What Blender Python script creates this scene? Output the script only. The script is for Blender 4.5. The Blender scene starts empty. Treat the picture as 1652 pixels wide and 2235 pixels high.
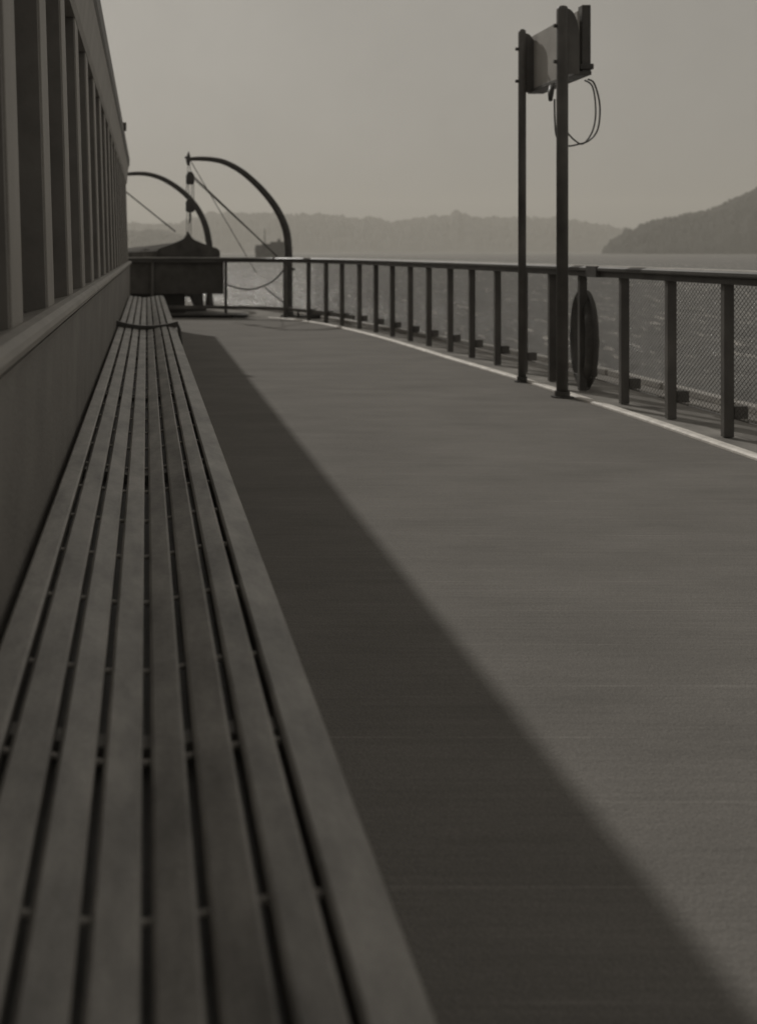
import bpy, bmesh, math, random
from mathutils import Vector, Matrix
random.seed(7)
R = math.radians
scene = bpy.context.scene
C = scene.collection
CAMH = 1.07          # eye height above the deck
WATER = -6.0
F = 2400.0 / 1652.0  # focal length in picture widths

# ------------------------------------------------------------------ materials
TINT = (1.0, 0.947, 0.88)
def col(v): return (v * TINT[0], v * TINT[1], v * TINT[2], 1)

def mat(name, v, rough=0.6, var=0.15, scale=(6, 6, 6), grain=0.0, bump=0.0, bscale=60, spec=0.3, metal=0.0, rnd=0.0):
    m = bpy.data.materials.new(name); m.use_nodes = True
    nt = m.node_tree; N = nt.nodes; L = nt.links
    b = N['Principled BSDF']
    b.inputs['Roughness'].default_value = rough
    b.inputs['Metallic'].default_value = metal
    b.inputs['Specular IOR Level'].default_value = spec
    tc = N.new('ShaderNodeTexCoord')
    mp = N.new('ShaderNodeMapping'); mp.inputs['Scale'].default_value = scale
    L.new(tc.outputs['Object'], mp.inputs['Vector'])
    n = N.new('ShaderNodeTexNoise'); n.inputs['Scale'].default_value = 1.0
    n.inputs['Detail'].default_value = 6; n.inputs['Roughness'].default_value = 0.62
    L.new(mp.outputs[0], n.inputs['Vector'])
    mr = N.new('ShaderNodeMapRange')
    mr.inputs['From Min'].default_value = 0.3; mr.inputs['From Max'].default_value = 0.7
    mr.inputs['To Min'].default_value = 1 - var; mr.inputs['To Max'].default_value = 1 + var
    L.new(n.outputs['Fac'], mr.inputs['Value'])
    out = mr.outputs[0]
    if grain:
        g = N.new('ShaderNodeTexNoise'); g.inputs['Scale'].default_value = 330; g.inputs['Detail'].default_value = 1
        L.new(tc.outputs['Object'], g.inputs['Vector'])
        gr = N.new('ShaderNodeMapRange'); gr.inputs['From Min'].default_value = 0.3; gr.inputs['From Max'].default_value = 0.7
        gr.inputs['To Min'].default_value = 1 - grain; gr.inputs['To Max'].default_value = 1 + grain
        L.new(g.outputs['Fac'], gr.inputs['Value'])
        mu = N.new('ShaderNodeMath'); mu.operation = 'MULTIPLY'
        L.new(out, mu.inputs[0]); L.new(gr.outputs[0], mu.inputs[1]); out = mu.outputs[0]
    if rnd:
        oi = N.new('ShaderNodeObjectInfo')
        r2 = N.new('ShaderNodeMapRange'); r2.inputs['To Min'].default_value = 1 - rnd; r2.inputs['To Max'].default_value = 1 + rnd
        L.new(oi.outputs['Random'], r2.inputs['Value'])
        mu = N.new('ShaderNodeMath'); mu.operation = 'MULTIPLY'
        L.new(out, mu.inputs[0]); L.new(r2.outputs[0], mu.inputs[1]); out = mu.outputs[0]
    vm = N.new('ShaderNodeVectorMath'); vm.operation = 'SCALE'
    vm.inputs[0].default_value = col(v)[:3]
    L.new(out, vm.inputs['Scale']); L.new(vm.outputs[0], b.inputs['Base Color'])
    if bump:
        bn = N.new('ShaderNodeTexNoise'); bn.inputs['Scale'].default_value = bscale; bn.inputs['Detail'].default_value = 4
        L.new(tc.outputs['Object'], bn.inputs['Vector'])
        bp = N.new('ShaderNodeBump'); bp.inputs['Strength'].default_value = bump; bp.inputs['Distance'].default_value = 0.01
        L.new(bn.outputs['Fac'], bp.inputs['Height']); L.new(bp.outputs[0], b.inputs['Normal'])
    return m

M = dict(
    slat=mat('weathered_slat_paint', 0.265, 0.42, 0.46, (13, 4.2, 13), 0.14, 0.1, 50, 0.45, rnd=0.05),
    rod=mat('worn_metal_rod', 0.50, 0.5, 0.1),
    black=mat('black_iron_paint', 0.085, 0.45, 0.3, (8, 8, 8), 0, 0.2, 60, 0.4),
    dark=mat('dark_rail_paint', 0.13, 0.5, 0.3, (5, 5, 3), 0, 0.2, 60, 0.35, rnd=0.15),
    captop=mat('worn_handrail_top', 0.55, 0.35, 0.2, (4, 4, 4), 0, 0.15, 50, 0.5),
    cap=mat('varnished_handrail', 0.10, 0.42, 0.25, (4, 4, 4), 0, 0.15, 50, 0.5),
    post=mat('cabin_pale_paint', 0.37, 0.55, 0.12, (5, 5, 2), 0.08, 0.2, 70, 0.3),
    panel=mat('cabin_panel_paint', 0.265, 0.6, 0.16, (3, 3, 3), 0.12, 0.3, 90, 0.3),
    reveal=mat('dark_window_frame', 0.25, 0.5, 0.2, (4, 4, 4), 0, 0.1),
    glass=mat('dark_window_glass', 0.10, 0.22, 0.1, (2, 2, 2), 0, 0, spec=0.4),
    white=mat('white_edging_paint', 0.80, 0.6, 0.25, (9, 9, 9), 0.1, 0.3, 60),
    margin=mat('outer_deck_paint', 0.27, 0.9, 0.3, (3, 3, 3), 0.1, 0.3, 50, 0.08),
    tarp=mat('dark_canvas', 0.12, 0.95, 0.3, (3, 3, 3), 0, 0.5, 25, 0.05),
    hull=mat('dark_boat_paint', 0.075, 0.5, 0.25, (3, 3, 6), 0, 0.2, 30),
    rope=mat('old_rope', 0.10, 0.85, 0.25, (40, 40, 40), 0, 0.5, 300, 0.1),
    board=mat('pale_board_paint', 0.40, 0.6, 0.12, (6, 6, 6), 0.05, 0.2, 60),
    ringc=mat('dark_canvas_ring', 0.10, 0.75, 0.25, (10, 10, 10), 0, 0.4, 80),
    roof=mat('roof_canvas', 0.25, 0.8, 0.15),
    steel=mat('ship_side_paint', 0.35, 0.5, 0.15),
    shipfar=mat('steamer_paint', 0.10, 0.7, 0.3, (.3, .3, .3)),
)

def make_deck_mat():
    m = mat('deck_canvas', 0.210, 0.9, 0.12, (1.3, 2.5, 1), 0.18, 0.35, 140, 0.08)
    nt = m.node_tree; N = nt.nodes; L = nt.links
    b = N['Principled BSDF']
    base = b.inputs['Base Color'].links[0].from_socket
    tc = next(n for n in N if n.type == 'TEX_COORD')
    # fine weave running across the deck
    mp = N.new('ShaderNodeMapping'); mp.inputs['Scale'].default_value = (2.2, 70, 1)
    L.new(tc.outputs['Object'], mp.inputs['Vector'])
    n = N.new('ShaderNodeTexNoise'); n.inputs['Scale'].default_value = 1; n.inputs['Detail'].default_value = 5
    L.new(mp.outputs[0], n.inputs['Vector'])
    r = N.new('ShaderNodeMapRange'); r.inputs['From Min'].default_value = .3; r.inputs['From Max'].default_value = .7
    r.inputs['To Min'].default_value = .93; r.inputs['To Max'].default_value = 1.07
    L.new(n.outputs['Fac'], r.inputs['Value'])
    # thin worn seams across the deck every 0.28 m, broken up by noise
    sx = N.new('ShaderNodeSeparateXYZ'); L.new(tc.outputs['Object'], sx.inputs[0])
    d = N.new('ShaderNodeMath'); d.operation = 'DIVIDE'; d.inputs[1].default_value = .283; L.new(sx.outputs[1], d.inputs[0])
    fr = N.new('ShaderNodeMath'); fr.operation = 'FRACT'; L.new(d.outputs[0], fr.inputs[0])
    sb = N.new('ShaderNodeMath'); sb.operation = 'SUBTRACT'; sb.inputs[1].default_value = .5; L.new(fr.outputs[0], sb.inputs[0])
    ab = N.new('ShaderNodeMath'); ab.operation = 'ABSOLUTE'; L.new(sb.outputs[0], ab.inputs[0])
    lt = N.new('ShaderNodeMath'); lt.operation = 'LESS_THAN'; lt.inputs[1].default_value = .013; L.new(ab.outputs[0], lt.inputs[0])
    n2 = N.new('ShaderNodeTexNoise'); n2.inputs['Scale'].default_value = 2.3; L.new(tc.outputs['Object'], n2.inputs['Vector'])
    r2 = N.new('ShaderNodeMapRange'); r2.inputs['From Min'].default_value = .45; r2.inputs['From Max'].default_value = .65
    r2.inputs['To Max'].default_value = .22
    L.new(n2.outputs['Fac'], r2.inputs['Value'])
    mm = N.new('ShaderNodeMath'); mm.operation = 'MULTIPLY'; L.new(lt.outputs[0], mm.inputs[0]); L.new(r2.outputs[0], mm.inputs[1])
    ad = N.new('ShaderNodeMath'); ad.operation = 'ADD'; L.new(r.outputs[0], ad.inputs[0]); L.new(mm.outputs[0], ad.inputs[1])
    vm = N.new('ShaderNodeVectorMath'); vm.operation = 'SCALE'
    L.new(base, vm.inputs[0]); L.new(ad.outputs[0], vm.inputs['Scale']); L.new(vm.outputs[0], b.inputs['Base Color'])
    return m
M['deck'] = make_deck_mat()

def make_water_mat():
    m = bpy.data.materials.new('sea_water'); m.use_nodes = True
    nt = m.node_tree; N = nt.nodes; L = nt.links; b = N['Principled BSDF']
    b.inputs['Roughness'].default_value = 0.16; b.inputs['IOR'].default_value = 1.33; b.inputs['Specular IOR Level'].default_value = .32
    tc = N.new('ShaderNodeTexCoord')
    def noise(sx, sy, det, rough=.6):
        mp = N.new('ShaderNodeMapping'); mp.inputs['Scale'].default_value = (sx, sy, 1)
        mp.inputs['Rotation'].default_value = (0, 0, R(12)); L.new(tc.outputs['Object'], mp.inputs['Vector'])
        n = N.new('ShaderNodeTexNoise'); n.inputs['Scale'].default_value = 1; n.inputs['Detail'].default_value = det
        n.inputs['Roughness'].default_value = rough; L.new(mp.outputs[0], n.inputs['Vector']); return n
    a = noise(.7, 1.3, 6); c = noise(3, 5, 3)
    ad = N.new('ShaderNodeMath'); ad.operation = 'MULTIPLY_ADD'; ad.inputs[1].default_value = .35
    L.new(c.outputs['Fac'], ad.inputs[0]); L.new(a.outputs['Fac'], ad.inputs[2])
    bp = N.new('ShaderNodeBump'); bp.inputs['Strength'].default_value = 1.0; bp.inputs['Distance'].default_value = .35
    L.new(ad.outputs[0], bp.inputs['Height']); L.new(bp.outputs[0], b.inputs['Normal'])
    # pale foam flecks paint the sun glitter into the colour, gathered in drifting bands
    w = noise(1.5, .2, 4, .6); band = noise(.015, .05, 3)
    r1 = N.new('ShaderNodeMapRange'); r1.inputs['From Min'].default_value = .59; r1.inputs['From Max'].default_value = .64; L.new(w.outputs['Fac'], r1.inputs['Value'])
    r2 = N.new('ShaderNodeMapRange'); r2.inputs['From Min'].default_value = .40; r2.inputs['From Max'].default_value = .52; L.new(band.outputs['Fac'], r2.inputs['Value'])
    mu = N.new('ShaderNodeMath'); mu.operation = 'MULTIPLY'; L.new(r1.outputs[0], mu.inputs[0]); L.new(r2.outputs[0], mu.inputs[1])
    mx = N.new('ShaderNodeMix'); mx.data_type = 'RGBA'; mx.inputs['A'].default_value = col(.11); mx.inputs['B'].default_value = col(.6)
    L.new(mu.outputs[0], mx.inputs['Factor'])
    # rough sea: the wave slopes keep the mean reflectance well below a flat mirror's at the horizon
    N.remove(b); out = N['Material Output']
    df = N.new('ShaderNodeBsdfDiffuse'); gl = N.new('ShaderNodeBsdfGlossy'); gl.inputs['Roughness'].default_value = .2
    L.new(mx.outputs['Result'], df.inputs['Color']); L.new(bp.outputs[0], df.inputs['Normal']); L.new(bp.outputs[0], gl.inputs['Normal'])
    fr = N.new('ShaderNodeFresnel'); fr.inputs['IOR'].default_value = 1.33; L.new(bp.outputs[0], fr.inputs['Normal'])
    mi = N.new('ShaderNodeMath'); mi.operation = 'MINIMUM'; mi.inputs[1].default_value = .42; L.new(fr.outputs[0], mi.inputs[0])
    fo = N.new('ShaderNodeMath'); fo.operation = 'MULTIPLY_ADD'; fo.inputs[1].default_value = -.9; fo.inputs[2].default_value = 1; L.new(mu.outputs[0], fo.inputs[0])
    f2 = N.new('ShaderNodeMath'); f2.operation = 'MULTIPLY'; L.new(mi.outputs[0], f2.inputs[0]); L.new(fo.outputs[0], f2.inputs[1])
    ms = N.new('ShaderNodeMixShader'); L.new(f2.outputs[0], ms.inputs[0]); L.new(df.outputs[0], ms.inputs[1]); L.new(gl.outputs[0], ms.inputs[2]); L.new(ms.outputs[0], out.inputs['Surface'])
    return m
M['water'] = make_water_mat()
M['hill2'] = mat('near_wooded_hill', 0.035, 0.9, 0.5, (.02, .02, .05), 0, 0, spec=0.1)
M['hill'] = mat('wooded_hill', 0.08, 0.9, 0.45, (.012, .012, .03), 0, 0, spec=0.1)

# ------------------------------------------------------------------ builders
class MB:
    def __init__(s): s.v = []; s.f = []
    def add(s, vs, fs):
        o = len(s.v); s.v += [tuple(v) for v in vs]; s.f += [tuple(i + o for i in f) for f in fs]; return s
    def box(s, x0, x1, y0, y1, z0, z1):
        return s.add([(x0, y0, z0), (x1, y0, z0), (x1, y1, z0), (x0, y1, z0), (x0, y0, z1), (x1, y0, z1), (x1, y1, z1), (x0, y1, z1)],
              [(0, 3, 2, 1), (4, 5, 6, 7), (0, 1, 5, 4), (1, 2, 6, 5), (2, 3, 7, 6), (3, 0, 4, 7)])
    def tube(s, pts, rad, n=10, caps=True, closed=False):
        pts = [Vector(p) for p in pts]; m = len(pts)
        if not hasattr(rad, '__len__'): rad = [rad] * m
        vs = []; up = None
        for i, p in enumerate(pts):
            if closed: t = pts[(i + 1) % m] - pts[i - 1]
            else: t = pts[min(i + 1, m - 1)] - pts[max(i - 1, 0)]
            t.normalize()
            if up is None:
                up = Vector((0, 0, 1)) if abs(t.z) < .9 else Vector((1, 0, 0))
            a = t.cross(up)
            if a.length < 1e-6: a = t.cross(Vector((0, 1, 0)))
            a.normalize(); b = a.cross(t).normalized(); up = b
            for k in range(n):
                th = 2 * math.pi * k / n
                vs.append(p + (a * math.cos(th) + b * math.sin(th)) * rad[i])
        fs = []
        for i in range(m if closed else m - 1):
            j = (i + 1) % m
            for k in range(n):
                k2 = (k + 1) % n
                fs.append((i * n + k, i * n + k2, j * n + k2, j * n + k))
        if caps and not closed:
            fs.append(tuple(range(n))[::-1]); fs.append(tuple((m - 1) * n + k for k in range(n)))
        return s.add(vs, fs)
    def sweep(s, path, prof):
        """profile [(outboard offset, z)] carried along a horizontal path [(x, y)]"""
        m = len(path); n = len(prof); vs = []
        for i, p in enumerate(path):
            a = Vector(path[max(i - 1, 0)]); b = Vector(path[min(i + 1, m - 1)]); t = (b - a).normalized()
            nr = Vector((t.y, -t.x))
            for (o, z) in prof: vs.append((p[0] + nr.x * o, p[1] + nr.y * o, z))
        fs = []
        for i in range(m - 1):
            for k in range(n):
                k2 = (k + 1) % n
                fs.append((i * n + k, i * n + k2, (i + 1) * n + k2, (i + 1) * n + k))
        fs.append(tuple(range(n))[::-1]); fs.append(tuple((m - 1) * n + k for k in range(n)))
        return s.add(vs, fs)
    def prism(s, poly, axis, a, b):
        """2D polygon extruded along axis between a and b"""
        n = len(poly); vs = []
        for c in (a, b):
            for (u, w) in poly:
                vs.append({'x': (c, u, w), 'y': (u, c, w), 'z': (u, w, c)}[axis])
        fs = [tuple(range(n))[::-1], tuple(range(n, 2 * n))]
        for k in range(n):
            k2 = (k + 1) % n; fs.append((k, k2, n + k2, n + k))
        return s.add(vs, fs)
    def build(s, name, m, parent=None, smooth=False, bevel=0, seg=2, xf=None):
        me = bpy.data.meshes.new(name); me.from_pydata(s.v, [], s.f); me.update()
        bm = bmesh.new(); bm.from_mesh(me)
        if xf is not None: bmesh.ops.transform(bm, matrix=xf, verts=bm.verts)
        bmesh.ops.recalc_face_normals(bm, faces=bm.faces)
        if bevel:
            es = [e for e in bm.edges if len(e.link_faces) == 2 and e.calc_face_angle(0) > 0.6]
            bmesh.ops.bevel(bm, geom=es, offset=bevel, segments=seg, profile=.5, affect='EDGES', clamp_overlap=True)
        bm.to_mesh(me); bm.free()
        if smooth:
            for p in me.polygons: p.use_smooth = True
        o = bpy.data.objects.new(name, me); C.objects.link(o)
        me.materials.append(m)
        if parent is not None: o.parent = parent
        return o

def tag(o, label=None, cat=None, group=None, kind=None):
    if label: o['label'] = label
    if cat: o['category'] = cat
    if group: o['group'] = group
    if kind: o['kind'] = kind
    return o
def empty(name, loc=(0, 0, 0)):
    o = bpy.data.objects.new(name, None); C.objects.link(o); o.location = loc; o.empty_display_size = .2; return o
def shift_into(root):
    """children were written in world coordinates: give them the root's inverse"""
    bpy.context.view_layer.update()
    for ch in root.children: ch.matrix_parent_inverse = root.matrix_world.inverted()

def catmull(P, k=12):
    out = []
    for i in range(len(P) - 1):
        p0 = P[max(i - 1, 0)]; p1 = P[i]; p2 = P[i + 1]; p3 = P[min(i + 2, len(P) - 1)]
        for j in range(k):
            t = j / k
            out.append(tuple(.5 * ((2 * p1[c]) + (-p0[c] + p2[c]) * t + (2 * p0[c] - 5 * p1[c] + 4 * p2[c] - p3[c]) * t * t + (-p0[c] + 3 * p1[c] - 3 * p2[c] + p3[c]) * t ** 3) for c in range(len(p1))))
    out.append(tuple(P[-1])); return out
class Path:
    def __init__(s, pts):
        s.p = [Vector(q) for q in pts]; s.d = [0]
        for a, b in zip(s.p, s.p[1:]): s.d.append(s.d[-1] + (b - a).length)
        s.L = s.d[-1]
    def at(s, x, off=0):
        x = max(0, min(s.L, x)); i = 0
        while i < len(s.d) - 2 and s.d[i + 1] < x: i += 1
        t = (x - s.d[i]) / (s.d[i + 1] - s.d[i]); q = s.p[i].lerp(s.p[i + 1], t)
        tg = (s.p[i + 1] - s.p[i]).normalized()
        return Vector((q.x + tg.y * off, q.y - tg.x * off)), tg

# ------------------------------------------------------------------ setting
outer = catmull([(4.05, -8), (4.05, 2), (4.05, 8.5), (3.92, 10.5), (3.66, 12.5), (3.34, 14.5), (2.95, 16.5), (2.5, 18.4), (1.95, 20.4), (1.1, 22.6), (-.2, 25), (-1.6, 26.5), (-3.2, 27)], 6)
CX = -3.2
port = [(2 * CX - x, y) for x, y in outer[::-1]][1:]
outline = outer + port
def loft_down(rings):
    mb = MB(); n = len(outline)
    for k, (z, sc) in enumerate(rings): mb.v += [(CX + (x - CX) * sc, y if y < 0 else y * (1 - (1 - sc) * .6), z) for x, y in outline]
    for k in range(len(rings) - 1):
        for i in range(n):
            j = (i + 1) % n; mb.f.append((k * n + i, k * n + j, (k + 1) * n + j, (k + 1) * n + i))
    return mb
hb = loft_down([(-.012, 1), (-2.6, .97), (-7, .85)])
tag(hb.build('ship_hull', M['steel']), kind='structure')
bm_ = MB(); bm_.add([(x, y, 0) for x, y in outline], [tuple(range(len(outline)))])
tag(bm_.build('outer_deck', M['margin']), kind='structure')
strip_path = catmull([(3.09, -8), (3.09, 2), (3.10, 5.6), (3.11, 6.6), (3.095, 7.7), (3.055, 9.07), (2.96, 10.7), (2.90, 12.1), (2.82, 13.5), (2.63, 15.2), (2.42, 16.2), (2.05, 17.1), (1.4, 17.55), (.6, 17.7), (-.3, 17.75), (-3.2, 17.8)], 8)
inner = strip_path
dk = MB(); poly = inner + [(2 * CX - x, y) for x, y in inner[::-1]][1:]
dk.add([(x, y, .004) for x, y in poly], [tuple(range(len(poly)))])
tag(dk.build('deck', M['deck']), kind='structure')

st = MB(); sp = Path(strip_path)
# low white edging moulding round the deck, laid in lengths with fine joints
mould = empty('deck_edging', (3.1, 2, 0))
tag(mould, 'thin white painted moulding curving along the edge of the deck below the railing', 'edging')
s0 = 0.0; lim = sp.L - 5.2
while s0 < lim:
    s1 = min(s0 + 1.9, lim); seg = [tuple(sp.at(s0 + .003 + (s1 - s0 - .006) * k / 12)[0]) for k in range(13)]
    MB().sweep(seg, [(-.008, .0), (-.008, .014), (.004, .022), (.052, .022), (.064, .014), (.064, .0)]).build('moulding_strip', M['white'], mould)
    s0 = s1
shift_into(mould)

# curb at the very edge of the outer deck, in blocks
curb = empty('outer_curb', (4.0, 2, 0)); tag(curb, 'low pale curb blocks along the outermost edge of the deck beyond the railing', 'curb')
op = Path(outer); s0 = 3.0
while s0 < 28:
    s1 = s0 + .96; seg = [tuple(op.at(s0 + .02 + (s1 - s0 - .04) * k / 6)[0]) for k in range(7)]
    MB().sweep(seg, [(-.10, .0), (-.10, .05), (-.015, .05), (-.015, .0)]).build('curb_block', M['board'], curb, bevel=.006)
    s0 = s1
shift_into(curb)

# water: a flat sheet to the horizon with the wave surface above it
from mathutils import noise as mn
wb = MB(); wb.add([(-40000, -4000, WATER - .9), (40000, -4000, WATER - .9), (40000, 60000, WATER - .9), (-40000, 60000, WATER - .9)], [(0, 1, 2, 3)])
tag(wb.build('water', M['water']), kind='structure')
wv = MB(); rows = []; d = 12.0
while d < 38000: rows.append(d); d *= 1.0085 if d < 1500 else 1.05
NC = 360
for d in rows:
    fade = 1 if d < 900 else max(0, 1 - (d - 900) / 1500)
    for c in range(NC + 1):
        x = d * (-.75 + 2.0 * c / NC)
        z = WATER
        if fade > 0:
            p = Vector((x * .93 - d * .36, x * .36 + d * .93, 0))
            a = mn.noise(Vector((p.x * .05, p.y * .11, 1))) * .5
            b_ = (1 - abs(mn.noise(Vector((p.x * .16, p.y * .33, 5)))) * 2) * .26 if d < 700 else 0
            e_ = mn.noise(Vector((p.x * .5, p.y * .9, 9))) * .14 if d < 350 else 0
            z += (a + b_ + e_) * fade
        wv.v.append((x, d, z))
W1 = NC + 1
for r_ in range(len(rows) - 1):
    for c in range(NC): wv.f.append((r_ * W1 + c, r_ * W1 + c + 1, (r_ + 1) * W1 + c + 1, (r_ + 1) * W1 + c))
tag(wv.build('water_waves', M['water'], smooth=True), kind='structure')

# hills: ridged terrain with wooded skyline
def hills(name, prof, dist, depth, rough, step, seed, slope=1.0):
    rnd = random.Random(seed)
    oct_ = [(rnd.uniform(.8, 1.2) * w, rnd.uniform(0, 6.28), a) for w, a in ((.004, .35), (.011, .3), (.03, .22), (.08, .18), (.19, .13))]
    nz = lambda x, k=0: sum(a * math.sin(x * w * 6.28 + ph + k) for w, ph, a in oct_)
    xs = []; x = prof[0][0]
    while x <= prof[-1][0]: xs.append(x); x += step
    def ridge(px):
        for (a, ya), (b, yb) in zip(prof, prof[1:]):
            if a <= px <= b: return ya + (yb - ya) * (px - a) / (b - a)
        return prof[-1][1]
    mb = MB(); rows = 26; W = len(xs)
    for r in range(rows + 1):
        t = r / rows; d = dist + depth * t
        for px in xs:
            X = (px - 320) / 2400 * d
            hz = max(0, (546 - ridge(px)) / 2400 * (dist + depth * .7) + CAMH - WATER)
            e = math.sin(min(t / .7, 1) * math.pi / 2) ** slope if t < .7 else math.cos((t - .7) / .3 * math.pi / 2) * .9 + .1
            tree = rough * (1.1 * mn.noise(Vector((px * .045, r * .55, seed))) + .7 * mn.noise(Vector((px * .16, r * 1.3, seed + 9))) + .45 * mn.noise(Vector((px * .45, r * 2.7, seed + 5))) + (.5 if name == "headland" else .1) * mn.noise(Vector((px * .23 + 40, r * 5.1, seed + 2))))
            z = WATER - 2 + (hz + 2) * e + tree * min(1, t * 5)
            mb.v.append((X + rnd.uniform(-2, 2), d + rnd.uniform(-8, 8), z))
    for r in range(rows):
        for i in range(W - 1):
            mb.f.append((r * W + i, r * W + i + 1, (r + 1) * W + i + 1, (r + 1) * W + i))
    o = mb.build(name, M['hill2' if name == 'headland' else 'hill'])
    return tag(o, kind='structure')
far_prof = [(-700, 490), (-200, 480), (285, 488), (380, 492), (430, 474), (470, 464), (590, 467), (700, 470), (745, 474), (770, 477), (800, 475), (850, 484), (905, 480), (940, 474), (983, 470), (987, 462), (1001, 460), (1006, 470), (1040, 473), (1130, 477), (1210, 478), (1262, 485), (1300, 490), (1345, 498), (1400, 503), (1500, 500), (1800, 490), (2400, 480)]
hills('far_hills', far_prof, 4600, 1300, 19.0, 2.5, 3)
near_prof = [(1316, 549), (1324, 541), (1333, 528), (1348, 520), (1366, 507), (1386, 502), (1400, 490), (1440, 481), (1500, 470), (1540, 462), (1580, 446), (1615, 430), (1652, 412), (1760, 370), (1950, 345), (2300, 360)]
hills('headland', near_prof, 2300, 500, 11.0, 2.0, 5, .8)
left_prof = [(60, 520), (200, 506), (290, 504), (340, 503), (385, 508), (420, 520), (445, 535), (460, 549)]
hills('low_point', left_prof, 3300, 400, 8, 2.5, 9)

# ------------------------------------------------------------------ cabin
cab = empty('cabin', (-1.5, 6, 0))
tag(cab, 'long deckhouse side with many dark windows between pale posts and a pale cornice', 'cabin')
Y0, Y1 = -4.0, 16.45
LEAN = .03
def wx(x, z): return x - LEAN * (z - .9)
PITCH = .815; PW = .20
zs, zt = CAMH - .157, CAMH + .99
MB().prism([(-.25, .0), (-.25, .862), (-.34, .862), (-.34, 0)], 'y', Y0, Y1).build('lower_panel', M['panel'], cab)
# sill with a rounded nose
nose = [(-.40, .885), (-.262, .915), (-.24, .912), (-.226, .902), (-.222, .890), (-.226, .876), (-.238, .866), (-.25, .863), (-.40, .863)]
MB().prism(nose, 'y', Y0, Y1).build('sill', M['post'], cab)
MB().prism([(-.25, .862), (-.2495, .845), (-.238, .85), (-.236, .863)], 'y', Y0, Y1).build('sill_moulding', M['panel'], cab)
k = -8
posts = []
while True:
    y1 = 2.42 + k * PITCH; y0 = y1 - PW; k += 1
    if y1 > Y1 + .01: break
    if y0 < Y0: continue
    posts.append((y0, y1))
for i, (y0, y1) in enumerate(posts):
    b = MB(); b.add([(wx(-.27, zs), y0, zs - .012), (wx(-.27, zs), y1, zs - .012), (wx(-.30, zs), y1, zs - .012), (wx(-.30, zs), y0, zs - .012),
                     (wx(-.27, zt), y0, zt), (wx(-.27, zt), y1, zt), (wx(-.30, zt), y1, zt), (wx(-.30, zt), y0, zt)],
                    [(0, 3, 2, 1), (4, 5, 6, 7), (0, 1, 5, 4), (1, 2, 6, 5), (2, 3, 7, 6), (3, 0, 4, 7)])
    b.build('window_post', M['post'], cab, bevel=.004)
    ny = posts[i + 1][0] if i + 1 < len(posts) else Y1
    if ny - y1 > .1:
        fr = MB()   # dark sash frame set back between posts, closing the reveal
        for a, c in ((y0 + .006, y1 + .022), (ny - .006, ny + .0)):
            pass
        X = lambda z, x: wx(x, z)
        def slab(xa, xb, ya, yb, za, zb):
            fr.add([(X(za, xa), ya, za), (X(za, xb), ya, za), (X(za, xb), yb, za), (X(za, xa), yb, za), (X(zb, xa), ya, zb), (X(zb, xb), ya, zb), (X(zb, xb), yb, zb), (X(zb, xa), yb, zb)],
                   [(0, 3, 2, 1), (4, 5, 6, 7), (0, 1, 5, 4), (1, 2, 6, 5), (2, 3, 7, 6), (3, 0, 4, 7)])
        slab(-.36, -.2995, y1 - .03, y1 + .02, zs - .012, zt)
        slab(-.36, -.276, ny - .022, ny - .0012, zs - .012, zt)
        slab(-.36, -.345, y1 + .02, ny - .022, zt - .006, zt)
        slab(-.36, -.343, y1 + .02, ny - .022, zs - .02, zs + .03)
        w = fr.build('window_frame', M['reveal'], cab)
        g = MB(); xa, xb = -.350, -.354
        g.add([(X(zs, xa), y1 + .02, zs), (X(zs, xa), ny - .022, zs), (X(zt, xa), ny - .022, zt - .008), (X(zt, xa), y1 + .02, zt - .008),
               (X(zs, xb), y1 + .02, zs), (X(zs, xb), ny - .022, zs), (X(zt, xb), ny - .022, zt - .008), (X(zt, xb), y1 + .02, zt - .008)],
              [(0, 1, 2, 3), (7, 6, 5, 4), (0, 4, 5, 1), (1, 5, 6, 2), (2, 6, 7, 3), (3, 7, 4, 0)])
        g.build('window_pane', M['glass'], w)
# cornice (a shallow cove) and gutter
MB().prism([(-.36, zt - .001), (-.303, zt - .002), (-.292, zt + .03), (-.286, zt + .10), (-.278, zt + .20), (-.268, zt + .262), (-.36, zt + .262)], 'y', Y0, Y1).build('cornice', M['post'], cab, smooth=False)
MB().prism([(-.36, zt + .263), (-.268, zt + .263), (-.256, zt + .285), (-.252, zt + .375), (-.262, zt + .392), (-.36, zt + .40)], 'y', Y0, Y1 + .02).build('gutter', M['dark'], cab)
rf = MB().prism([(-.361, zt + .385), (-3.2, zt + .52), (-6.04, zt + .385), (-6.04, zt + .2), (-.361, zt + .2)], 'y', Y0, Y1 - .01).build('roof', M['roof'], cab)
MB().box(-6.0, -.365, Y1 - .08, Y1 - .02, .01, zt + .199).build('end_wall', M['panel'], cab)
MB().box(-6.0, -.365, Y0 + .02, Y0 + .08, .01, zt + .199).build('end_wall', M['panel'], cab)
MB().box(-6.06, -6.0, Y0, Y1, .01, zt + .199).build('side_wall', M['panel'], cab)
MB().box(-.275, -.225, 12.18, 12.24, zt + .34, zt + .43).build('roof_cleat', M['dark'], cab)
shift_into(cab)

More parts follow.
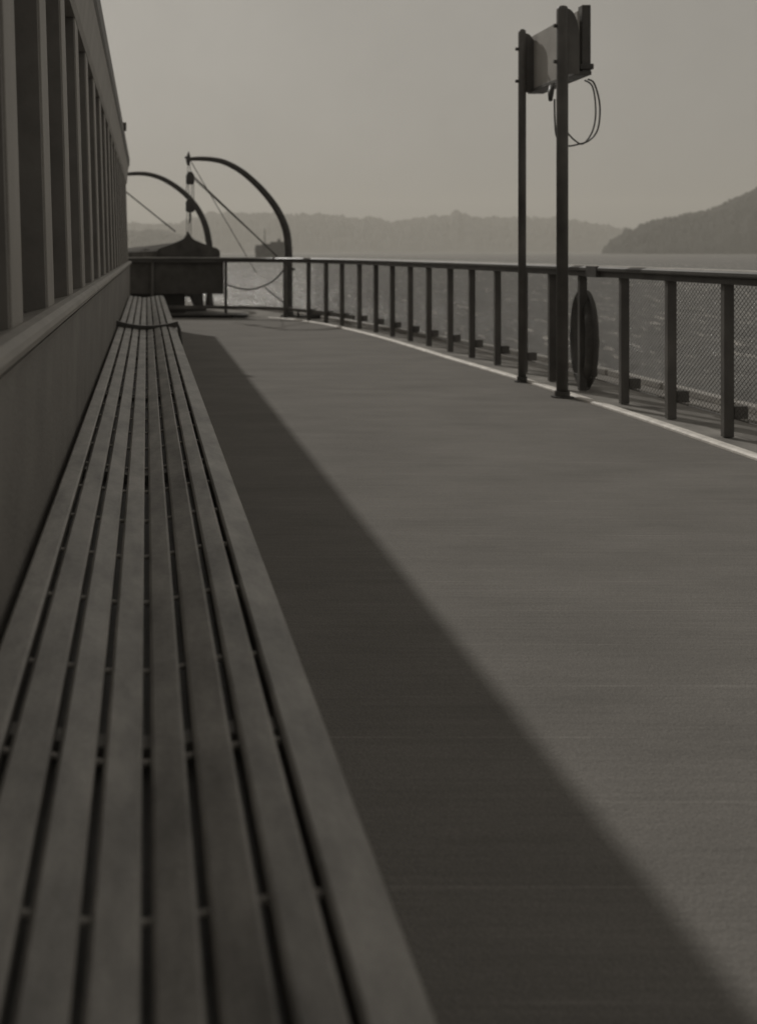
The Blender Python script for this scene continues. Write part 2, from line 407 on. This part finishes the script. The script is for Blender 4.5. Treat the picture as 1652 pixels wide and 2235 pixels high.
# ------------------------------------------------------------------ benches
SEAT = CAMH - .62
def seat_z(x):
    d = .5 * (1 + math.cos(math.pi * (x + .01) / .19)) if abs(x + .01) < .19 else 0
    return SEAT + .14 * max(0, -.178 - x) - .024 * d + .03 * (x - .2) - (max(0, x - .172) * .22)
gaps = [-.180, -.118, -.060, 0.0, .056, .115, .170]
edges = [-.234] + gaps + [.241]
GW = .0112; TH = .024
def bench(y0, y1, label, ends):
    root = empty('slatted_bench', (0, y0, 0)); tag(root, label, 'bench', 'slatted benches end to end along the cabin wall')
    for i in range(8):
        xa = edges[i] + (GW / 2 if i else 0); xb = edges[i + 1] - (GW / 2 if i < 7 else 0)
        za, zb = seat_z(xa), seat_z(xb)
        wob = random.Random(i * 7 + int(y0))
        dz = wob.uniform(-.0015, .0015)
        poly = [(xa, za - TH + dz), (xb, zb - TH + dz)]
        r = .005
        if i == 7: poly += [(xb + .001, zb - .012), (xb - .003, zb - .004), (xb - .012, zb + dz)]
        else: poly += [(xb, zb - r + dz), (xb - r, zb - .0012 + dz)]
        poly += [(xa + r, za - .0012 + dz), (xa, za - r + dz)]
        MB().prism(poly, 'y', y0, y1).build('slat', M['slat'], root)
    y = math.ceil((y0 - .13) / .325) * .325 + .13
    while y < y1 - .05:
        sl = random.uniform(.02, .06); yj = y + random.uniform(-.012, .012)
        pts = [(x, yj + x * sl, seat_z(x) - .021) for x in [-.225 + .45 * j / 14 for j in range(15)]]
        MB().tube(pts, .0048, 8).build('cross_rod', M['rod'], root)
        y += .325
    MB().prism([(.205, .09), (.222, .09), (.222, SEAT - .05), (.205, SEAT - .05)], 'y', y0 + .01, y1 - .01).build('light_stop_board', M['reveal'], root)  # unseen board added to keep light out of the slat gaps
    n = max(2, round((y1 - y0) / 1.5))
    xq = [-.20 + .40 * q / 12 for q in range(13)]
    MB().prism([(x, seat_z(x) - .062) for x in xq] + [(x, seat_z(x) - .054) for x in xq[::-1]], 'y', y0 + .02, y1 - .02).build('gap_shade_board', M['dark'], root)  # added board; its dark tone paints the shade seen in the gaps
    for j in range(n):
        y = y0 + .3 + (y1 - y0 - .6) * j / (n - 1)
        b = MB()
        pts = [(-.225 + .45 * q / 12) for q in range(13)]
        b.prism([(x, seat_z(x) - TH - .045) for x in pts] + [(x, seat_z(x) - TH - .002) for x in pts[::-1]], 'y', y - .02, y + .02)
        br = b.build('seat_bearer', M['panel'], root)
        MB().prism([(.16, seat_z(.17) - TH - .04), (.203, seat_z(.2) - TH - .04), (.203, .012), (.15, .012)], 'y', y - .018, y + .018).build('leg', M['black'], root)
        MB().prism([(-.205, seat_z(.2) - TH - .03), (-.17, seat_z(.17) - TH - .03), (-.17, .012), (-.205, .012)], 'y', y - .018, y + .018).build('leg', M['black'], root)
        MB().box(.13, .203, y - .03, y + .03, .004, .012).build('foot', M['black'], root)
    # curved iron end bar across the seat, turned down to the deck at the front
    for ye in ends:
        xs_ = [-.262 + .52 * q / 16 for q in range(17)]
        top = [(x, SEAT - .000 + .62 * x * x - .02 * x) for x in xs_]
        bot = [(x, SEAT - .044 + .62 * x * x - .02 * x) for x in xs_]
        MB().prism(top + bot[::-1], 'y', ye - .03, ye + .03).build('end_bar', M['black'], root)
        MB().tube([(.252, ye, SEAT + .012), (.27, ye, SEAT - .03), (.285, ye, SEAT - .14), (.27, ye, .2), (.25, ye, .006)], .013, 8).build('end_leg', M['black'], root)
    shift_into(root)
bench(-.6, 9.05, 'long slatted wooden bench in the foreground, running up to the black curved bar', [9.07])
bench(9.12, 15.25, 'farther slatted bench beyond the black curved bar, below the lifeboat', [])

# ------------------------------------------------------------------ railing
rail = empty('railing', (3.31, 6, 0))
tag(rail, 'dark deck railing with pale topped handrail, square posts and wire mesh, curving to the lifeboat', 'railing')
rp = Path(catmull([(3.31, -6), (3.31, 2), (3.315, 6.3), (3.31, 8.4), (3.27, 10), (3.20, 11.5), (3.09, 13), (2.98, 14.3), (2.83, 15.3), (2.62, 16.2), (2.30, 17.1), (1.95, 17.62), (1.3, 17.9), (.5, 18.0), (-1, 18.05), (-3.2, 18.1)], 8))
RT = CAMH - .117
def pathseg(a, b, n=60): return [tuple(rp.at(a + (b - a) * k / n)[0]) for k in range(n + 1)]
allp = pathseg(0, rp.L, 240)
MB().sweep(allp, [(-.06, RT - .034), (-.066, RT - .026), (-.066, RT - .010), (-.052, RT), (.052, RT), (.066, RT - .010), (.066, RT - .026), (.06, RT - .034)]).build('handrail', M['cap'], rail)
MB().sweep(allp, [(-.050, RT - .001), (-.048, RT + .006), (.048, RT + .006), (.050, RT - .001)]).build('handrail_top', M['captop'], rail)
MB().sweep(allp, [(-.042, RT - .075), (-.042, RT - .034), (.042, RT - .034), (.042, RT - .075)]).build('under_rail', M['dark'], rail)
s_first = 6 + 6.28 - .69 * 15
def s_of_y(y):  # arc length at given y on the side run
    lo, hi = 0, rp.L - 4.5
    for _ in range(40):
        mid = (lo + hi) / 2
        if rp.at(mid)[0].y < y: lo = mid
        else: hi = mid
    return lo
sb = s_of_y(6.28); ss = []
ss = [s_of_y(6.28 - .69 * k) for k in range(13, 0, -1)] + [s_of_y(v) for v in (6.28, 6.96, 7.64, 8.36, 8.96, 9.58, 10.23, 10.93, 11.58, 12.27, 12.92, 13.62, 14.3, 14.95, 15.6, 16.15, 16.7)]
sX = lambda x: next(q * .02 for q in range(int(rp.L / .02), 0, -1) if rp.at(q * .02)[0].x > x)
cross = [sX(1.27), sX(.08), sX(-1.1)]
davs = sX(2.18)
def rail_post(s, chock=True):
    q, t = rp.at(s); ang = math.atan2(t.y, t.x) - math.pi / 2
    mx = Matrix.Translation((q.x, q.y, 0)) @ Matrix.Rotation(ang, 4, 'Z')
    p = MB().box(-.027, .030, -.021, .021, .005, RT - .075).build('rail_post', M['dark'], rail, bevel=.003, xf=mx)
    if chock:
        MB().box(.031, .108, -.026, .026, .11, .182).build('chock', M['dark'], p, bevel=.004, xf=mx)
for s in ss: rail_post(s)
for s in cross: rail_post(s, False)
rail_post(davs, False)
# lower rail, continuous only round the far curve
MB().sweep(pathseg(s_of_y(15.3), rp.L, 60), [(.032, .112), (.032, .165), (.075, .165), (.075, .112)]).build('lower_rail', M['dark'], rail)
MB().sweep(pathseg(sX(1.25), rp.L, 30), [(.030, .36), (.030, RT - .04), (.034, RT - .04), (.034, .36)]).build('weather_cloth', M['tarp'], rail)
# handrail joint plate
q, t = rp.at(s_of_y(8.03)); 
MB().sweep([tuple(rp.at(s_of_y(8.03) + d)[0]) for d in (-.09, -.03, .03, .09)], [(-.071, RT - .078), (-.071, RT + .002), (-.05, RT + .004), (.05, RT + .004), (.071, RT + .002), (.071, RT - .078)]).build('joint_plate', M['black'], rail)
# wire mesh stretched on the outboard side
net = MB(); cw, chh = .040, .031; z0, z1 = .11, RT - .078; H = z1 - z0
send = s_of_y(16.7); dS = H / chh * cw
sa, sb2 = s_of_y(1.5), send
def netpt(s, z): q, _ = rp.at(s, .036); return Vector((q.x, q.y, z))
i = 0
s = sa - dS
while s < sb2:
    for sg in (1, -1):
        pts = []
        for kk in range(6):
            f = kk / 5; z = z0 + H * f; sx_ = s + (dS * f if sg == 1 else dS * (1 - f))
            pts.append((sx_, z))
        if pts[0][0] < sa and pts[-1][0] < sa: continue
        pp = [netpt(min(max(a, sa), sb2), z) for a, z in pts if sa <= a <= sb2]
        if len(pp) > 1: net.tube(pp, .0015, 3, caps=False)
    s += cw
net.build('wire_mesh', M['dark'], rail)
MB().tube([netpt(sa + (sb2 - sa) * k / 80, z0) for k in range(81)], .004, 6).build('mesh_wire', M['dark'], rail)
bpy.context.view_layer.update()
for ch in rail.children: ch.matrix_parent_inverse = rail.matrix_world.inverted()

# ------------------------------------------------------------------ two-post light screen
scr = empty('light_screen', (3.02, 8.4, 0))
tag(scr, 'tall frame on two posts with pale board, dark lamp box and hanging cables', 'light screen')
P1, P2 = (3.035, 8.89), (3.012, 7.97)
for (x, y), r, h in ((P1, .031, 2.86), (P2, .041, 2.845)):
    MB().tube([(x, y, .01), (x, y, h - .03), (x, y, h - .008), (x, y, h)], [r, r, r * .85, r * .45], 20).build('post', M['dark'], scr, smooth=True)
    b = MB(); b.tube([(x, y, .004), (x, y, .014)], r * 1.9, 20); b.tube([(x, y, .014), (x, y, .05)], r * 1.3, 20); b.build('base_flange', M['black'], scr)
    # rounded bracket plate on the outboard side
    d = .09
    prof = [(x + r * .7, 2.35), (x + r * .7, 2.83)] + [(x + .03 + d * math.sin(a), 2.60 + .225 * math.cos(a)) for a in [math.pi / 2 * q / 10 for q in range(11)]] + [(x + .03 + d, 2.35)]
    MB().prism(prof, 'y', y - .012, y + .012).build('bracket_plate', M['dark'], scr)
    for z in (2.70, 2.44):
        MB().tube([(x - r - .022, y, z), (x - r + .01, y, z)], .014, 6).build('bolt', M['black'], scr)
MB().prism([(8.93, 2.375), (7.98, 2.375), (7.98, 2.81), (8.93, 2.81)], 'x', 3.125, 3.14).build('board', M['board'], scr, bevel=.002)
MB().box(3.10, 3.225, 7.97, 8.95, 2.345, 2.372).build('shelf', M['black'], scr, bevel=.003)
MB().box(3.168, 3.232, 8.0, 8.08, 2.372, 2.86).build('lamp_box', M['black'], scr, bevel=.004)
MB().box(3.15, 3.25, 7.99, 8.10, 2.39, 2.43).build('lamp_box_foot', M['black'], scr, bevel=.004)
# knuckle and cable outlet under the shelf
MB().tube([(3.06, 8.35, 2.31), (3.045, 8.28, 2.305), (3.02, 8.2, 2.285), (2.995, 8.15, 2.24), (2.985, 8.13, 2.18)], [.012, .016, .022, .022, .014], 8).build('cable_outlet', M['black'], scr, smooth=True)
def v3(px, py, Z): return ((px - 320) / 2400 * Z, Z, CAMH + (546 - py) / 2400 * Z)
def cable(pts, r, name, m, parent, k=8, n=6):
    return MB().tube(catmull([v3(*p) for p in pts], k), r, n).build(name, m, parent, smooth=True)
cable([(1283, 172, 8.0), (1296, 180, 8.02), (1307, 215, 8.05), (1309, 250, 8.08), (1303, 285, 8.1), (1285, 306, 8.12), (1262, 314, 8.15), (1236, 317, 8.17), (1216, 300, 8.15), (1211, 265, 8.13), (1210, 215, 8.12)], .0065, 'cable', M['black'], scr)
cable([(1276, 174, 8.1), (1292, 186, 8.12), (1299, 220, 8.15), (1299, 260, 8.18), (1290, 292, 8.2), (1272, 313, 8.22), (1255, 306, 8.22), (1238, 288, 8.22), (1221, 262, 8.2), (1215, 215, 8.15)], .006, 'cable', M['black'], scr)
shift_into(scr)

# ------------------------------------------------------------------ life ring
ring = empty('life_ring', (3.40, 8.55, .385))
tag(ring, 'dark canvas covered life ring hanging on the outer side of the railing by the posts', 'life ring')
RR, rr = .315, .047
pts = [(0, RR * math.cos(a), RR * 1.07 * math.sin(a)) for a in [2 * math.pi * k / 48 for k in range(48)]]
b = MB(); b.tube(pts, rr, 14, closed=True); b.build('ring_body', M['ringc'], ring, smooth=True)
gp = []
for k in range(64):
    a = 2 * math.pi * k / 64; w = abs(math.sin(2 * a)); rad = RR + rr + .006 + .035 * w
    gp.append((0, rad * math.cos(a), rad * math.sin(a) - .02 * w))
MB().tube(gp, .006, 6, closed=True).build('grab_rope', M['black'], ring, smooth=True)
for k in range(4):
    a = math.pi / 2 * k
    MB().tube([(0, RR * math.cos(a) - .03 * math.sin(a), RR * math.sin(a) + .03 * math.cos(a)), (0, RR * math.cos(a) + .03 * math.sin(a), RR * math.sin(a) - .03 * math.cos(a))], rr + .003, 14).build('ring_band', M['black'], ring)
MB().tube([(0, .0, RR + rr - .01), (-.02, -.02, RR + rr + .05), (-.05, -.03, RR + rr + .10)], .006, 6).build('hanging_cord', M['black'], ring)
MB().tube(catmull([(0, -.10, -RR - .0), (-.03, -.16, -RR - .06), (-.03, -.10, -RR - .052), (0, .02, -RR - .045), (0, .08, -RR - .02)], 6), .006, 6).build('loose_cord', M['black'], ring)
ring.rotation_euler = (0, 0, R(-11))

# ------------------------------------------------------------------ davits
def zoom3(x, y): return ((360 + x / 2.753) / 1.4316, (440 + y / 2.753) / 1.4316)
def davit(name_label, zp, Z, base_z, r0, r1):
    pts = [v3(*zoom3(*p), Z) for p in zp]
    pts[-1] = (pts[-2][0], pts[-2][1], base_z)
    sm = catmull(pts, 8); n = len(sm)
    rad = [r1 + (r0 - r1) * min(1, (k / n) * 1.35) ** .8 for k in range(n)]
    root = empty('davit', (pts[-1][0], pts[-1][1], base_z))
    tag(root, name_label, 'davit', 'curved davits of the lifeboat')
    MB().tube(sm, rad, 14).build('arm', M['black'], root, smooth=True)
    bx, by = pts[-1][0], pts[-1][1]
    b = MB(); b.tube([(bx, by, .003), (bx, by, .03)], .13, 20); b.tube([(bx, by, .03), (bx, by, .2)], [.085, .062], 16); b.build('socket', M['black'], root)
    tp = Vector(pts[0])
    b = MB(); b.tube([tp + Vector((.005, 0, .13)), tp + Vector((.005, 0, .06)), tp + Vector((.0, 0, -.02)), tp + Vector((.0, 0, -.10))], [.006, .028, .04, .02], 10)
    b.tube([tp + Vector((-.055, 0, .03)), tp + Vector((-.0, 0, .03))], .022, 8); b.build('head_fitting', M['black'], root, smooth=True)
    return root, tp, (bx, by)
d1, tip1, base1 = davit('nearer curved black davit with pulley blocks, standing free right of the lifeboat',
    [(628, 155), (720, 150), (840, 158), (950, 185), (1090, 262), (1225, 380), (1335, 505), (1415, 630), (1470, 770), (1488, 910), (1492, 1040), (1494, 1500)], 17.75, .0, .062, .030)
d2, tip2, base2 = davit('farther curved black davit rising behind the lifeboat cover, half hidden by the cabin',
    [(-20, 300), (110, 282), (250, 280), (370, 308), (475, 360), (595, 448), (690, 556), (750, 660), (785, 760), (802, 850), (810, 930), (812, 1300)], 20.9, .0, .062, .030)
# tackle of the near davit
def block(c, w, h, d, root):
    b = MB()
    poly = [(c[0] - w * .2, c[2] + h / 2), (c[0] + w * .2, c[2] + h / 2), (c[0] + w / 2, c[2] + h * .22), (c[0] + w / 2, c[2] - h * .4), (c[0] + w * .3, c[2] - h / 2), (c[0] - w * .3, c[2] - h / 2), (c[0] - w / 2, c[2] - h * .4), (c[0] - w / 2, c[2] + h * .22)]
    b.prism(poly, 'y', c[1] - d / 2, c[1] + d / 2)
    return b.build('pulley_block', M['black'], root, bevel=.01)
ZT = 17.75
def lk(px0, py0, px1, py1, r, name, root, m=None, Z=ZT): 
    return MB().tube([v3(px0, py0, Z), v3(px1, py1, Z)], r, 6).build(name, m or M['black'], root)
for a, b_ in (((411, 349), (409.5, 378)), ((413, 349), (416.5, 378))): lk(*a, *b_, .006, 'shackle', d1)
block(v3(415, 388, ZT), .135, .21, .08, d1)
block(v3(415, 447, ZT), .145, .23, .08, d1)
for x0, x1 in ((407.5, 407), (411, 413.5), (418.5, 418), (422.5, 423)): lk(x0, 400, x1, 434, .007, 'tackle_rope', d1, M['black'])
for x0, x1 in ((408, 407), (413, 412), (417, 417)): lk(x0, 462, x1, 512, .006, 'hoist_link', d1, M['black'])
MB().tube([v3(414, 455, ZT), v3(415.5, 478, ZT), v3(412, 488, ZT)], .011, 6).build('hook', M['black'], d1)
lk(424, 386, 607, 561, .013, 'fall_rope', d1, M['rope'], 17.72)
MB().tube([v3(424, 391, 17.7), v3(610, 563, 17.66)], .007, 6).build('fall_rope', M['rope'], d1)
MB().tube([v3(417, 352, 17.75), v3(560, 596, 18.6)], .0065, 6).build('guy_rope', M['rope'], d1)
MB().tube([v3(270, 414, 20.9), v3(383, 505, 20.9)], .014, 6).build('fall_rope', M['rope'], d2)
MB().tube([v3(576, 625, 19.0), v3(634, 672, 17.7)], .012, 6).build('brace', M['black'], d1)
MB().tube(catmull([v3(492, 619, 18.1), v3(515, 627, 18.1), v3(548, 631, 18.05), v3(585, 619, 18), v3(606, 604, 17.9), v3(624, 582, 17.75)], 8), .013, 6).build('hanging_rope', M['black'], d1, smooth=True)
b = MB(); b.box(base1[0] - .09, base1[0] + .09, base1[1] - .085, base1[1] - .055, .75, .79); b.build('cleat', M['black'], d1, bevel=.008)
for r_ in (d1, d2): shift_into(r_)

# coiled rope and fairlead at the foot of the davit
coil = empty('rope_coil', (base1[0] + .42, base1[1] - .45, .004)); tag(coil, 'small heap of coiled rope on the deck at the foot of the nearer davit', 'rope')
cp = []
for k in range(200):
    a = k * .33; rad_ = .05 + .11 * (k % 66) / 66; cp.append((rad_ * math.cos(a) * 1.3, rad_ * math.sin(a), .012 + .022 * (k // 66) + .004 * math.sin(k)))
MB().tube(cp, .012, 6).build('coiled_line', M['rope'], coil, smooth=True)
fl = empty('mooring_chock', (base1[0] + .22, base1[1] - .22, .003)); tag(fl, 'small black iron mooring chock on the deck edge beside the nearer davit', 'mooring chock')
MB().box(-.13, .13, -.05, .05, 0, .03).build('base', M['black'], fl, bevel=.006)
MB().tube([(-.09, 0, .03), (-.1, 0, .08), (-.05, 0, .115), (-.02, 0, .12)], .018, 8).build('horn', M['black'], fl, smooth=True)
MB().tube([(.09, 0, .03), (.1, 0, .08), (.05, 0, .115), (.02, 0, .12)], .018, 8).build('horn', M['black'], fl, smooth=True)

# ------------------------------------------------------------------ lifeboat
A = Vector((.724, 18.9, 0)); Bp = Vector((-.60, 22.5, 0)); ax = (Bp - A).normalized(); pr = Vector((ax.y, -ax.x, 0)); LB = (Bp - A).length
boat = empty('lifeboat', (A.x, A.y, 0)); tag(boat, 'dark lifeboat under a canvas cover with its peak pulled up, resting beyond the railing', 'lifeboat')
def W(t, u, z): p = A + ax * (t * LB) + pr * u; return (p.x, p.y, z)
nt_ = 16
hw = lambda t: .57 * (1 + .12 * math.sin(math.pi * min(t * 1.3, 1))) * (1 if t < .6 else math.cos((t - .6) / .4 * 1.42) ** .75)
hv = MB(); prof = [(-1, .97), (-.97, .80), (-.88, .60), (-.66, .44), (-.30, .36), (0, .33), (.30, .36), (.66, .44), (.88, .60), (.97, .80), (1, .97)]
for k in range(nt_ + 1):
    t = k / nt_; rise = .10 * max(0, t - .7)
    hv.v += [W(t, u * hw(t), z + rise) for u, z in prof]
n = len(prof)
for k in range(nt_):
    for j in range(n - 1): hv.f.append((k * n + j, k * n + j + 1, (k + 1) * n + j + 1, (k + 1) * n + j))
hv.f.append(tuple(range(n))); hv.f.append(tuple(nt_ * n + j for j in range(n))[::-1])
hv.build('hull', M['hull'], boat)
cv = MB(); sec = [(-1.03, .90), (-1.03, 1.06), (-.93, 1.11), (-.72, 1.145), (-.45, 1.19), (-.2, 1.225), (-.10, 1.235), (-.035, 1.24), (0, 1.243), (.035, 1.24), (.10, 1.235), (.2, 1.225), (.45, 1.19), (.72, 1.145), (.93, 1.11), (1.03, 1.06), (1.03, .90)]
ts = [0, .012, .03, .05, .08, .12, .18, .26, .36, .47, .58, .69, .8, .9, 1]
for t in ts:
    low = 1 - .45 * t ** .8          # the cover falls away from the peak
    pk = math.exp(-((t - .012) / .03) ** 2)
    for u, z in sec:
        zz = .93 + (z - .93) * (low if z > .93 else 1) if z > .93 else z
        au = abs(u)
        zz += pk * (.135 * math.exp(-(au / .09) ** 1.3) + .03 * math.exp(-(au / .35) ** 2))
        zz += .008 * math.sin(t * 50) * (1 if .1 < au < 1 else 0)
        cv.v.append(W(t, u * hw(t), zz))
n = len(sec)
for k in range(len(ts) - 1):
    for j in range(n - 1): cv.f.append((k * n + j, k * n + j + 1, (k + 1) * n + j + 1, (k + 1) * n + j))
cv.f.append(tuple(range(n))); cv.f.append(tuple((len(ts) - 1) * n + j for j in range(n))[::-1])
cv.build('canvas_cover', M['tarp'], boat, smooth=False)
for t in (.12, .72):
    b = MB()
    for sgn in (-1, 1):
        a0 = W(t, sgn * .20, .37); a1 = W(t, sgn * .44, .50); a2 = W(t, sgn * .47, .0)
        for du in (0,):
            q = [(sgn * .18, .34), (sgn * .42, .47), (sgn * .47, .005), (sgn * .34, .005)]
            vs = [W(t - .012, u, z) for u, z in q] + [W(t + .012, u, z) for u, z in q]
            b.add(vs, [(0, 1, 2, 3), (7, 6, 5, 4), (0, 4, 5, 1), (1, 5, 6, 2), (2, 6, 7, 3), (3, 7, 4, 0)])
    q = [(-.5, .005), (.5, .005), (.5, .06), (-.5, .06)]
    vs = [W(t - .02, u, z) for u, z in q] + [W(t + .02, u, z) for u, z in q]
    b.add(vs, [(0, 1, 2, 3), (7, 6, 5, 4), (0, 4, 5, 1), (1, 5, 6, 2), (2, 6, 7, 3), (3, 7, 4, 0)])
    b.build('cradle', M['black'], boat)
b = MB(); vs = [W(t, u, z) for t in (.0, .95) for u, z in ((-.03, .27), (.03, .27), (.03, .335), (-.03, .335))]
b.add(vs, [(0, 1, 2, 3), (7, 6, 5, 4), (0, 4, 5, 1), (1, 5, 6, 2), (2, 6, 7, 3), (3, 7, 4, 0)]); b.build('keel', M['black'], boat)
shift_into(boat)
shade_slab = empty('shadow_slab', (.7, 17.75, .004)); tag(shade_slab, 'thin black slab added to deepen the boat shadow on the deck below the far rail, in front of the lifeboat', 'shadow slab')  # dark slab added to deepen the cast shadow of the lifeboat
for k in range(5): MB().box(-1.2, 1.6 + .02 * (k % 2), 17.38 + k * .135, 17.505 + k * .135, .03, .052).build('shadow_strip', M['hull'], shade_slab, bevel=.004)
for x_ in (-1.0, .3, 1.4): MB().box(x_ - .03, x_ + .03, 17.38, 18.03, .006, .03).build('shadow_slab_bearer', M['hull'], shade_slab)
shift_into(shade_slab)
# low locker under the rail in front of the boat, left part (keeps that corner closed)
lock = empty('deck_locker', (.1, 18.4, 0)); tag(lock, 'low dark deck locker behind the rail at the end of the benches', 'locker')
MB().box(-.9, .64, 18.25, 18.62, .005, .60).build('body', M['hull'], lock, bevel=.01)
MB().box(-.92, .66, 18.22, 18.64, .602, .65).build('lid', M['black'], lock, bevel=.008)
shift_into(lock)

# ------------------------------------------------------------------ steamer far out
stm = empty('steamer', (108, 880, WATER)); tag(stm, 'small hazy steamer with a thin mast far out on the water behind the davit', 'ship')
def sx(px, Z=880): return (px - 320) / 2400 * Z
def sz(py, Z=880): return CAMH + (546 - py) / 2400 * Z
x0, x1 = sx(556), sx(634)
MB().prism([(x0 + 1, WATER), (x0, sz(540)), (x0 + 3, sz(541)), (x1 - 2, sz(541)), (x1 + 1.5, sz(538)), (x1 - 2, WATER)], 'y', 876, 884).build('hull', M['shipfar'], stm)
MB().box(x0 + .6, sx(579), 877, 883, sz(541.5), sz(534)).build('deckhouse', M['shipfar'], stm, bevel=.3)
MB().box(sx(571), sx(628), 877, 883, sz(541.5), sz(531)).build('deckhouse', M['shipfar'], stm, bevel=.3)
MB().box(sx(590), sx(622), 878, 882, sz(531.2), sz(527)).build('bridge', M['shipfar'], stm, bevel=.2)
MB().tube([(sx(578), 880, sz(534)), (sx(577.6), 880, sz(498))], [.45, .25], 8).build('mast', M['shipfar'], stm)
MB().tube([(sx(609), 880, sz(527.5)), (sx(609), 880, sz(521))], 1.2, 12).build('funnel', M['shipfar'], stm)
shift_into(stm)

# ------------------------------------------------------------------ haze
hz = MB().box(-9000, 9000, -600, 7400, WATER - 1, 330).build('haze', M['white'])
tag(hz, kind='stuff')
hm = bpy.data.materials.new('haze_air'); hm.use_nodes = True; N = hm.node_tree.nodes; N.clear()
o = N.new('ShaderNodeOutputMaterial'); pv = N.new('ShaderNodeVolumePrincipled')
pv.inputs['Color'].default_value = (.97, .935, .86, 1); pv.inputs['Density'].default_value = 0.00018; pv.inputs['Anisotropy'].default_value = 0.2
hm.node_tree.links.new(pv.outputs[0], o.inputs['Volume']); hz.data.materials[0] = hm

# ------------------------------------------------------------------ light
SKYK = 3.0
SD = Vector((-1.11, 2.9, 2.45)).normalized()   # towards the sun
sun = bpy.data.lights.new('sun', 'SUN'); sun.energy = 3.2; sun.angle = R(.9); sun.color = (1, .965, .90)
so = bpy.data.objects.new('sun', sun); C.objects.link(so); so.rotation_euler = SD.to_track_quat('Z', 'Y').to_euler()
w = bpy.data.worlds.new('World'); scene.world = w; w.use_nodes = True
N = w.node_tree.nodes; L = w.node_tree.links; bg = N['Background']
sky = N.new('ShaderNodeTexSky'); sky.sky_type = 'NISHITA'; sky.sun_disc = False
sky.sun_elevation = math.asin(SD.z); sky.sun_rotation = math.atan2(SD.x, SD.y)
sky.air_density = 1.6; sky.dust_density = 4.0; sky.ozone_density = 1
bw = N.new('ShaderNodeRGBToBW'); L.new(sky.outputs[0], bw.inputs[0])
vm = N.new('ShaderNodeVectorMath'); vm.operation = 'SCALE'; vm.inputs[0].default_value = (1.0, .95, .86)
pw = N.new('ShaderNodeMath'); pw.operation = 'POWER'; pw.inputs[1].default_value = .38; L.new(bw.outputs[0], pw.inputs[0])
sc_ = N.new('ShaderNodeMath'); sc_.operation = 'MULTIPLY'; sc_.inputs[1].default_value = SKYK; L.new(pw.outputs[0], sc_.inputs[0])
tg_ = N.new('ShaderNodeTexCoord'); sn = N.new('ShaderNodeTexNoise'); sn.inputs['Scale'].default_value = 9; sn.inputs['Detail'].default_value = 8; sn.inputs['Roughness'].default_value = .65
L.new(tg_.outputs['Generated'], sn.inputs['Vector'])
sm_ = N.new('ShaderNodeMapRange'); sm_.inputs['From Min'].default_value = .3; sm_.inputs['From Max'].default_value = .7; sm_.inputs['To Min'].default_value = .955; sm_.inputs['To Max'].default_value = 1.045
L.new(sn.outputs['Fac'], sm_.inputs['Value'])
s2_ = N.new('ShaderNodeMath'); s2_.operation = 'MULTIPLY'; L.new(sc_.outputs[0], s2_.inputs[0]); L.new(sm_.outputs[0], s2_.inputs[1])
L.new(s2_.outputs[0], vm.inputs['Scale']); L.new(vm.outputs[0], bg.inputs['Color'])
bg.inputs['Strength'].default_value = .1

# ------------------------------------------------------------------ camera: level view camera with rise and cross front
cam = bpy.data.cameras.new('camera'); co = bpy.data.objects.new('camera', cam); C.objects.link(co)
co.location = (0, 0, CAMH); co.rotation_euler = (R(90), 0, 0)
cam.sensor_fit = 'HORIZONTAL'; cam.sensor_width = 36; cam.lens = 36 * F
cam.shift_x = (826 - 320) / 1652; cam.shift_y = -(1117.5 - 546) / 1652
cam.clip_start = .05; cam.clip_end = 90000
cam.dof.use_dof = True; cam.dof.focus_distance = 3.8; cam.dof.aperture_fstop = 4.8
scene.camera = co
scene.view_settings.view_transform = 'Standard'; scene.view_settings.look = 'None'
scene.view_settings.gamma = 1; scene.view_settings.exposure = -1.0
scene.cycles.volume_bounces = 1; scene.cycles.max_bounces = 6
